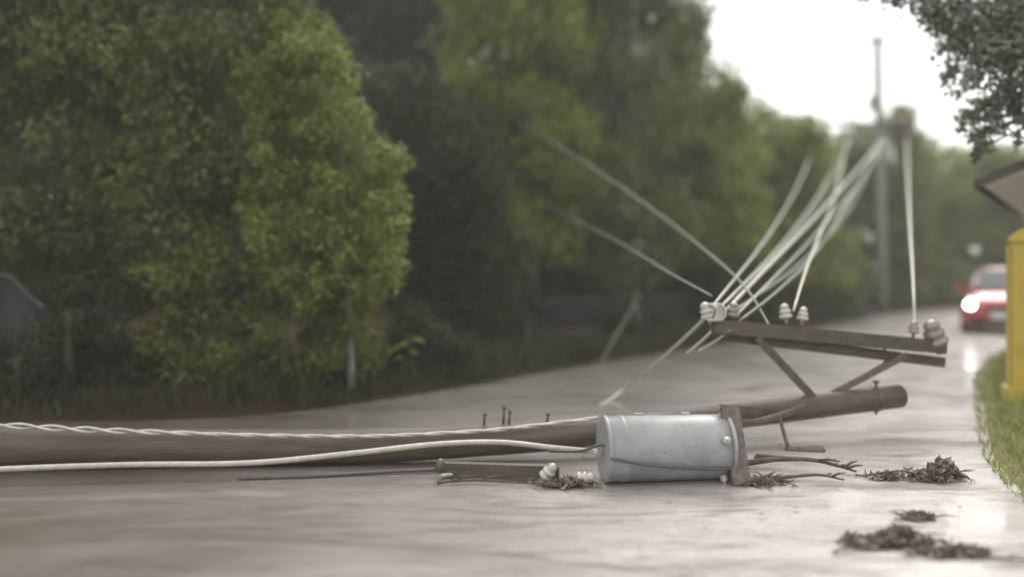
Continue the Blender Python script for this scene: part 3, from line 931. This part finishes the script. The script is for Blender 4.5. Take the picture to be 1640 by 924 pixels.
twig([G(1190, 742, 0.05), G(1245, 735, 0.09), G(1300, 736, 0.10), G(1340, 745, 0.07), G(1372, 755, 0.03)], 0.026, 'forked dark branch on the road right of the transformer bracket', 4)
twig([G(1196, 768, 0.03), G(1255, 764, 0.04), G(1310, 760, 0.05), G(1352, 768, 0.03)], 0.020, 'thin branch in front of the forked dark branch', 3)
twig([G(700, 772, 0.02), G(760, 768, 0.03), G(830, 772, 0.03), G(900, 776, 0.02)], 0.014, 'thin branch lying in front of the broken timber', 5)
twig([G(1370, 760, 0.02), G(1420, 766, 0.02), G(1480, 772, 0.02)], 0.008, 'fine twig leading to the heap of wet leaves', 3)
twig([G(1335, 884, 0.015), G(1360, 876, 0.02), G(1395, 872, 0.02)], 0.009, 'small twig at the left end of the nearest leaf heap', 2)
twig([G(1470, 880, 0.015), G(1550, 888, 0.02), G(1640, 896, 0.02), G(1720, 900, 0.02)], 0.010, 'long thin twig running right from the nearest leaf heap', 5)


HG = 'heaps of wet leaves on the road'


def heap(px, py, wpx, hpx, n, label, stretch=0.5):
    o = G(px, py)
    wd = wpx / F * o.y / 2
    h = hpx / F * o.y * 0.55
    k = n
    u = RNG.normal(size=(k, 2)) * 0.34
    prof = np.exp(-(u ** 2).sum(1) * 1.2)
    c = np.stack([o.x + u[:, 0] * wd, o.y + u[:, 1] * wd * stretch, 0.015 + h * prof * RNG.random(k) ** 1.5 * (1 + 0.6 * np.sin(u[:, 0] * 5))], 1)
    nrm = RNG.normal(size=(k, 3)) + np.array([0, 0, 1.0])
    nrm /= np.linalg.norm(nrm, axis=1, keepdims=True)
    ax = np.cross(nrm, RNG.normal(size=(k, 3)))
    ax /= np.linalg.norm(ax, axis=1, keepdims=True)
    bt_ = np.cross(nrm, ax)
    s = RNG.uniform(0.02, 0.05, k)[:, None]
    V = np.stack([c - ax * s, c + bt_ * s * 0.45, c + ax * s, c - bt_ * s * 0.45], 1).reshape(-1, 3)
    V[:, 2] = np.maximum(V[:, 2], 0.008)
    root = thing('leaf_heap', (o.x, o.y, 0), label, 'leaf heap', HG)
    tag(quick_mesh('leaf_litter', V, np.arange(len(V)).reshape(-1, 4), M['leaf_wet_litter'], root), kind='stuff')
    tw = MB()
    for i in range(9):
        a = c[random.randrange(k)]
        e = a + np.array([random.uniform(-0.2, 0.2), random.uniform(-0.08, 0.08), random.uniform(0.0, 0.04)])
        tw.tube([Vector(a), Vector((a + e) / 2) + Vector((0, 0, 0.015)), Vector(e)], [0.006, 0.005, 0.002], 5)
    tag(tw.build('twig', M['bark'], root), kind='stuff')
    return root


heap(1495, 768, 120, 42, 700, 'upright dark heap of wet leaves on the road below the pole end')
heap(1415, 768, 60, 14, 150, 'thin scatter of leaves just left of the upright heap')
heap(1420, 872, 165, 34, 900, 'wide flat heap of wet leaves nearest the camera', 0.4)
heap(1520, 888, 170, 8, 260, 'low trail of leaves running right from the nearest heap', 0.3)
heap(1468, 832, 70, 8, 120, 'small patch of leaves between the two larger heaps')
heap(905, 778, 110, 14, 240, 'dark wet leaves caught at the left end of the transformer')
heap(1215, 776, 120, 12, 200, 'sparse leaves caught under the branch beside the transformer')

k = 150
lx = RNG.uniform(0.3, 5.2, k)
ly = RNG.uniform(4.4, 12, k)
c = np.stack([lx, ly, np.full(k, 0.022)], 1)
a_ = RNG.uniform(0, 6.28, k)
ax = np.stack([np.cos(a_), np.sin(a_), RNG.normal(0, 0.15, k)], 1)
bt_ = np.stack([-np.sin(a_), np.cos(a_), RNG.normal(0, 0.2, k)], 1)
sz = RNG.uniform(0.012, 0.04, k)[:, None]
V = np.stack([c - ax * sz, c + bt_ * sz * 0.45, c + ax * sz, c - bt_ * sz * 0.45], 1).reshape(-1, 3)
tag(quick_mesh('scattered_leaves', V, np.arange(len(V)).reshape(-1, 4), M['leaf_wet_litter']), 'small torn leaves scattered over the wet road', 'leaves', kind='stuff')

# ------------------------------------------------------------------ standing utility pole
sb = P(1413, 500, SP_D)
sp = thing('standing_utility_pole', (sb.x, sb.y, 0), 'slim grey utility pole standing upright at the bend', 'utility pole')
tp = P(1405, 58, SP_D)
MB().tube([(sb.x, sb.y, -0.1), (sb.x - 0.05, sb.y, 3), (tp.x, tp.y, tp.z)], [0.20, 0.18, 0.12], 16).build('shaft', M['concrete_pole'], sp)
zz = P(1405, 68, SP_D)
MB().bar(zz + Vector((-0.75, -0.16, 0)), zz + Vector((0.75, -0.16, 0)), 0.09, 0.1).build('crossarm', M['wood_arm'], sp)
for x in (-0.68, 0.0, 0.68):
    MB().lathe(zz + Vector((x, -0.16, 0.05)), (0, 0, 1), [(0, 0.02), (0.06, 0.02), (0.07, 0.06), (0.1, 0.05), (0.13, 0.06), (0.17, 0.02)], 10).build('insulator', M['porcelain_brown'], sp)
z2 = P(1408, 196, SP_D)
MB().bar(z2 + Vector((-2.2, -0.2, -0.1)), z2 + Vector((1.1, -0.2, -0.1)), 0.1, 0.11).build('crossarm', M['wood_arm'], sp)
for x in (-0.9, 0.9):
    MB().bar(z2 + Vector((x, -0.2, -0.12)), z2 + Vector((0, -0.17, -0.8)), 0.02, 0.05, (0, 1, 0)).build('brace', M['steel'], sp)
for x in (-2.1, -1.15, 0.25, 1.0):
    MB().lathe(z2 + Vector((x, -0.2, -0.05)), (0, 0, 1), [(0, 0.02), (0.06, 0.02), (0.07, 0.07), (0.1, 0.06), (0.13, 0.07), (0.17, 0.02)], 10).build('insulator', M['porcelain_brown'], sp)
tc = P(1443, 215, SP_D)
MB().lathe(tc + Vector((0, -0.1, -0.45)), (0, 0, 1), [(0, 0.24), (0.02, 0.27), (0.85, 0.27), (0.9, 0.29), (0.96, 0.2), (1.0, 0.05)], 20).build('transformer', M['steel'], sp)
MB().bar(Vector((sb.x - 0.05, sb.y - 0.1, tc.z)), tc + Vector((0, -0.1, 0)), 0.08, 0.12).build('transformer_bracket', M['steel'], sp)
tc2 = P(1392, 168, SP_D)
MB().box(tc2 + Vector((0, -0.25, 0)), (0.22, 0.16, 0.55), None, 0.02).build('switch_box', M['galv'], sp)
cable([zz + Vector((-0.68, -0.16, 0.2)), P(1300, 92, 38), P(1220, 112, 46)], 0.014, 'cable_dark', 'thin dark line crossing the sky from the standing pole into the trees')

# ------------------------------------------------------------------ things under the trees at the left
mp = thing('metal_fence', (P(-40, 640, 10.3).x, 10.3, 0), 'dark blue grey corrugated metal fence half hidden at the left edge', 'fence')
for k in range(4):
    x0 = -220 + k * 74
    a, b_ = P(x0, 640, 10.35), P(x0 + 72, 640, 10.35)
    V, fs = [], []
    NC = 18
    for i in range(NC + 1):
        f = i / NC
        x = a.x + (b_.x - a.x) * f
        px_ = x0 + 72 * f
        top = 452 if px_ < 0 else 452 + (px_ / 76) ** 1.6 * 50
        y = 10.35 + 0.012 * math.sin(f * math.pi * 12) + k * 0.012
        V += [(x, y, 0.0), (x, y, EYE - (top - HY) / F * 10.35), (x, y + 0.004, EYE - (top - HY) / F * 10.35), (x, y + 0.004, 0.0)]
    for i in range(NC):
        for q in range(4):
            fs.append((i * 4 + q, i * 4 + (q + 1) % 4, (i + 1) * 4 + (q + 1) % 4, (i + 1) * 4 + q))
    MB().add(V, fs).build('metal_sheet', M['zinc_dark'], mp)
MB().tube(spline([P(-220, 440, 10.3), P(-60, 440, 10.3), P(0, 441, 10.3), P(22, 450, 10.3), P(42, 470, 10.3), P(72, 496, 10.3)], 6), 0.035, 8).build('top_rail', M['coping'], mp)
pp = MB().bar(P(111, 650, 10.4), P(111, 502, 10.4), 0.09, 0.09, (0, 1, 0), 0.008).build('fence_post', M['post_wood'])
tag(pp, 'short weathered post just right of the dark metal fence', 'post')

lw = thing('garden_wall', (P(990, 560, 20).x, 20, 0.2), 'low dark stained wall with a paler coping under the trees', 'wall')
w0, w1 = P(862, 560, 18.6), P(1150, 545, 23.2)
dv = (w1 - w0)
dv.z = 0
MB().bar(Vector((w0.x, w0.y, 0.50)), Vector((w1.x, w1.y, 0.55)), 0.18, 0.75, bev=0.01).build('wall_body', M['dark_wall'], lw)
for k in range(6):
    a = w0 + dv * (k / 6 + 0.002)
    b_ = w0 + dv * ((k + 1) / 6 - 0.002)
    MB().bar(Vector((a.x, a.y, 0.915 + 0.004 * (k % 2))), Vector((b_.x, b_.y, 0.915 + 0.004 * (k % 3))), 0.26, 0.09, bev=0.008).build('coping', M['coping'], lw)
pt = P(846, 590, 15.4)
po = thing('wooden_post', (pt.x, pt.y, 0), 'weathered brown post with a pale top, standing left of the low wall', 'post')
MB().bar((pt.x, pt.y, 0.0), (pt.x, pt.y, 0.64), 0.11, 0.11, (0, 1, 0), 0.01).build('shaft', M['post_wood'], po)
MB().box((pt.x, pt.y, 0.665), (0.15, 0.15, 0.05), None, 0.01).build('cap', M['coping'], po)
# stick standing out of the road edge
st = MB()
st.tube(spline([P(958, 590, 14.6), P(985, 540, 14.7), P(1012, 494, 14.8), P(1022, 470, 14.8)], 4), [0.03 - 0.0012 * k for k in range(13)], 7)
st.tube([P(1016, 485, 14.8), P(1024, 508, 14.75), P(1026, 530, 14.7)], [0.018, 0.014, 0.006], 6)
tag(st.build('broken_branch', M['bark_pale']), 'pale broken stick leaning at the far road edge in front of the low wall', 'branch')

# pale broad leaved plant in the gap
pl = thing('broadleaf_plant', (P(655, 600, 12.4).x, 12.4, 0.2), 'small plant with pale broad leaves in the shaded gap', 'plant')
for (px, py, s) in ((632, 556, 0.16), (646, 548, 0.18), (668, 540, 0.15), (660, 560, 0.13), (640, 570, 0.14)):
    tip = P(px, py, 12.2)
    b_ = P(652, 600, 12.4)
    MB().tube(spline([(b_.x, b_.y, 0.15), b_.lerp(tip, 0.5) + Vector((0, 0, 0.08)), tip], 4), 0.008, 6).build('stem', M['leaf_olive'], pl)
    V, fs = [], []
    for i in range(7):
        f = i / 6
        wv = s * 0.34 * math.sin(math.pi * min(1, f * 0.9 + 0.08))
        z = -0.35 * s * f * f
        dx = (1 if px > 650 else -1)
        V += [(tip.x + dx * s * (f - 0.3), tip.y - wv, tip.z + z - 0.03), (tip.x + dx * s * (f - 0.3), tip.y, tip.z + z), (tip.x + dx * s * (f - 0.3), tip.y + wv, tip.z + z - 0.03)]
    for i in range(6):
        fs += [(i * 3, i * 3 + 1, i * 3 + 4, i * 3 + 3), (i * 3 + 1, i * 3 + 2, i * 3 + 5, i * 3 + 4)]
    MB().add(V, fs, True).build('leaf', M['leaf_fresh'], pl)

# small pale sign down the road
sg = P(1561, 400, 30.0)
sr = thing('road_sign', (sg.x, sg.y, 0), 'small pale sign on a post far down the road, left of the red car', 'sign')
MB().tube([(sg.x, sg.y + 0.04, 0), (sg.x, sg.y + 0.04, sg.z)], 0.03, 8).build('post', M['steel'], sr)
MB().box((sg.x, sg.y, sg.z), (0.28, 0.03, 0.2), None, 0.01).build('panel', M['sign_white'], sr)

# ------------------------------------------------------------------ house at the right edge
ho = thing('small_house', (7.0, 11.5, 0), 'small house at the right edge, only its overhanging grey roof corner in view', 'house')
C0 = Vector((5.50, 10.5, 2.62))
al, ac = Vector((0.55, 0.835, 0)), Vector((0.835, -0.55, 0))       # along the road, across it
LEN, HALF, RISE = 8.0, 2.7, 1.1
ridge = lambda u: C0 + al * u + ac * HALF + Vector((0, 0, RISE))
slope = (ac * HALF + Vector((0, 0, RISE))).normalized()
upn = al.cross(slope)
if upn.z < 0:
    upn = -upn
NS = 10
for k in range(NS):                                                  # corrugated sheets of the near slope
    u0, u1 = LEN * k / NS, LEN * (k + 1) / NS + 0.03
    V, fs = [], []
    n = 12
    for i in range(n + 1):
        u = u0 + (u1 - u0) * i / n
        h = 0.018 + 0.012 * math.sin(i * math.pi) + (0.014 if i % 2 else 0.0) + 0.003 * (k % 2)
        for pnt in (C0 + al * u, ridge(u)):
            V += [tuple(pnt + upn * h), tuple(pnt + upn * (h + 0.003))]
    for i in range(n):
        o_ = i * 4
        fs += [(o_, o_ + 2, o_ + 6, o_ + 4), (o_ + 1, o_ + 5, o_ + 7, o_ + 3), (o_, o_ + 4, o_ + 5, o_ + 1), (o_ + 2, o_ + 3, o_ + 7, o_ + 6)]
    MB().add(V, fs).build('roof_sheet', M['roof_zinc'], ho)
far = lambda u: ridge(u) + ac * HALF - Vector((0, 0, RISE))
V = []
for u in (0, LEN):
    for pnt in (ridge(u), far(u)):
        V += [tuple(pnt + Vector((0, 0, 0.02))), tuple(pnt + Vector((0, 0, 0.045)))]
MB().add(V, [(0, 2, 6, 4), (1, 5, 7, 3), (0, 1, 3, 2), (4, 6, 7, 5), (0, 4, 5, 1), (2, 3, 7, 6)]).build('roof_slope', M['roof_zinc'], ho)
V = []
for u in (0.03, LEN - 0.03):
    for f in (0.01, 1.0):
        q = C0.lerp(C0 + ac * HALF + Vector((0, 0, RISE)), f) + al * u
        V += [tuple(q - upn * 0.035), tuple(q - upn * 0.015)]
MB().add(V, [(0, 2, 6, 4), (1, 5, 7, 3), (0, 1, 3, 2), (4, 6, 7, 5), (0, 4, 5, 1), (2, 3, 7, 6)]).build('soffit', M['soffit'], ho)
MB().bar(C0 - al * 0.012 - upn * 0.02, ridge(0) - al * 0.012 - upn * 0.02, 0.025, 0.11, tuple(upn), 0.003).build('fascia', M['fascia'], ho)
MB().bar(C0 - ac * 0.015 + Vector((0, 0, -0.03)), C0 - ac * 0.015 + al * LEN + Vector((0, 0, -0.03)), 0.025, 0.10, bev=0.003).build('fascia', M['fascia'], ho)
wc = C0 + al * 0.45 + ac * 0.85
wl = LEN - 0.9
wm = wc + al * wl / 2 + ac * (2 * HALF - 1.7) / 2
Rz = Matrix.Rotation(math.atan2(al.y, al.x), 3, 'Z')
MB().box((wm.x, wm.y, 1.4), (wl, 2 * HALF - 1.7, 2.8), Rz).build('wall', M['house_wall'], ho)
dpos = wc + al * 3.0 - ac * 0.02
MB().box((dpos.x, dpos.y, 1.2), (0.9, 0.06, 2.05), Rz, 0.01).build('door', M['post_wood'], ho)
for u in (1.2, 5.2):
    wp = wc + al * u - ac * 0.025
    MB().box((wp.x, wp.y, 1.6), (1.1, 0.07, 0.9), Rz, 0.01).build('window', M['car_black'], ho)

# ------------------------------------------------------------------ red car, facing the camera, lamps lit
CA = math.radians(-33)
cf = Vector((11.75, 21.4, 0))            # middle of its front bumper on the ground
car = thing('parked_car' if False else 'red_car', (cf.x, cf.y, 0), 'red car coming down the wet road with its headlights lit', 'car')
Rc = Matrix.Rotation(CA, 3, 'Z')
W = lambda x, y, z: cf + Rc @ Vector((x, y, z))


def section_loft(secs, name, mat, smooth=True):
    """secs: list of (y, half width bottom, half width top, z bottom, z top)"""
    V, fs = [], []
    ring = 12
    for (y, wb, wt, z0, z1) in secs:
        h = z1 - z0
        prof = [(-wb * 0.8, z0), (-wb, z0 + h * 0.12), (-(wb + wt) / 2 - 0.02, z0 + h * 0.55), (-wt, z0 + h * 0.86), (-wt * 0.9, z1 - 0.01), (-wt * 0.4, z1 + 0.012)]
        prof += [(-x, z) for x, z in reversed(prof)]
        V += [W(x, y, z) for x, z in prof]
    for i in range(len(secs) - 1):
        for k in range(ring):
            fs.append((i * ring + k, i * ring + (k + 1) % ring, (i + 1) * ring + (k + 1) % ring, (i + 1) * ring + k))
    fs.append(tuple(range(ring)))
    fs.append(tuple((len(secs) - 1) * ring + k for k in range(ring)))
    return MB().add(V, fs, smooth).build(name, M[mat], car)


section_loft([(0.0, 0.66, 0.62, 0.34, 0.74), (0.06, 0.78, 0.72, 0.26, 0.82), (0.25, 0.86, 0.78, 0.22, 0.90), (0.9, 0.88, 0.80, 0.2, 0.99), (1.25, 0.88, 0.82, 0.2, 1.03),
              (2.4, 0.88, 0.83, 0.2, 1.04), (3.6, 0.88, 0.82, 0.22, 1.04), (4.0, 0.84, 0.78, 0.28, 1.02), (4.12, 0.74, 0.68, 0.36, 0.95)], 'body', 'car_paint')
section_loft([(1.12, 0.76, 0.74, 0.99, 1.04), (1.45, 0.77, 0.70, 0.99, 1.28), (1.85, 0.78, 0.65, 0.99, 1.56), (2.3, 0.78, 0.64, 0.99, 1.63), (3.2, 0.78, 0.63, 0.99, 1.61), (3.7, 0.76, 0.64, 0.99, 1.42), (3.95, 0.74, 0.7, 0.99, 1.06)], 'cabin', 'car_paint')
V = [W(-0.68, 1.13, 1.06), W(0.68, 1.13, 1.06), W(0.57, 1.80, 1.55), W(-0.57, 1.80, 1.55)]
V += [v + Rc @ Vector((0, -0.03, 0.03)) for v in V]
MB().add(V, [(0, 1, 2, 3), (7, 6, 5, 4), (0, 4, 5, 1), (1, 5, 6, 2), (2, 6, 7, 3), (3, 7, 4, 0)]).build('windshield', M['car_glass'], car)
for s in (-1, 1):
    MB().lathe(W(s * 0.60, 0.10, 0.70), Rc @ Vector((s * 0.15, -1, 0.1)), [(0, 0.12), (0.06, 0.125), (0.09, 0.10), (0.105, 0.05), (0.108, 0.002)], 18).build('headlight', M['headlight_lit'], car)
    V = [W(s * 0.80, 1.5, 1.08), W(s * 0.79, 2.35, 1.08), W(s * 0.69, 2.35, 1.5), W(s * 0.70, 1.85, 1.48)]
    V += [v + Rc @ Vector((s * 0.02, 0, 0)) for v in V]
    MB().add(V, [(0, 1, 2, 3), (7, 6, 5, 4), (0, 4, 5, 1), (1, 5, 6, 2), (2, 6, 7, 3), (3, 7, 4, 0)]).build('side_window', M['car_glass'], car)
    mi = W(s * 0.98, 1.45, 1.10)
    MB().box(mi, (0.2, 0.1, 0.14), Rc, 0.03).build('mirror', M['car_paint'], car)
    for y in (0.85, 3.3):
        ctr_ = W(s * 0.80, y, 0.32)
        axv = Rc @ Vector((s, 0, 0))
        wh = MB().lathe(ctr_ - axv * 0.11, axv, [(0, 0.2), (0, 0.30), (0.03, 0.32), (0.18, 0.32), (0.21, 0.30), (0.21, 0.2)], 24).build('wheel', M['tyre'], car)
        rm = MB().lathe(ctr_ - axv * 0.09, axv, [(0, 0.19), (0.18, 0.2), (0.185, 0.1), (0.2, 0.04)], 18).build('rim', M['rim'], None)
        rm.parent = wh
        rm.matrix_parent_inverse = Matrix()
MB().box(W(0, 0.0, 0.62), (0.62, 0.06, 0.13), Rc, 0.02).build('grille', M['car_black'], car)
MB().box(W(0, 0.02, 0.36), (1.35, 0.10, 0.17), Rc, 0.04).build('bumper', M['car_black'], car)
MB().box(W(0, -0.045, 0.47), (0.34, 0.015, 0.15), Rc, 0.004).build('number_plate', M['plate_white'], car)

# ------------------------------------------------------------------ haze
hz = MB().box((0, 0, 12.0), (860, 860, 26.2)).build('haze', bpy.data.materials.new('haze'))
m = hz.data.materials[0]
m.use_nodes = True
m.node_tree.nodes.clear()
out = m.node_tree.nodes.new('ShaderNodeOutputMaterial')
vol = m.node_tree.nodes.new('ShaderNodeVolumePrincipled')
vol.inputs['Color'].default_value = (0.93, 0.92, 0.88, 1)
vol.inputs['Density'].default_value = 0.0021
vol.inputs['Anisotropy'].default_value = 0.2
m.node_tree.links.new(vol.outputs['Volume'], out.inputs['Volume'])
tag(hz, kind='stuff')
hz.hide_select = True
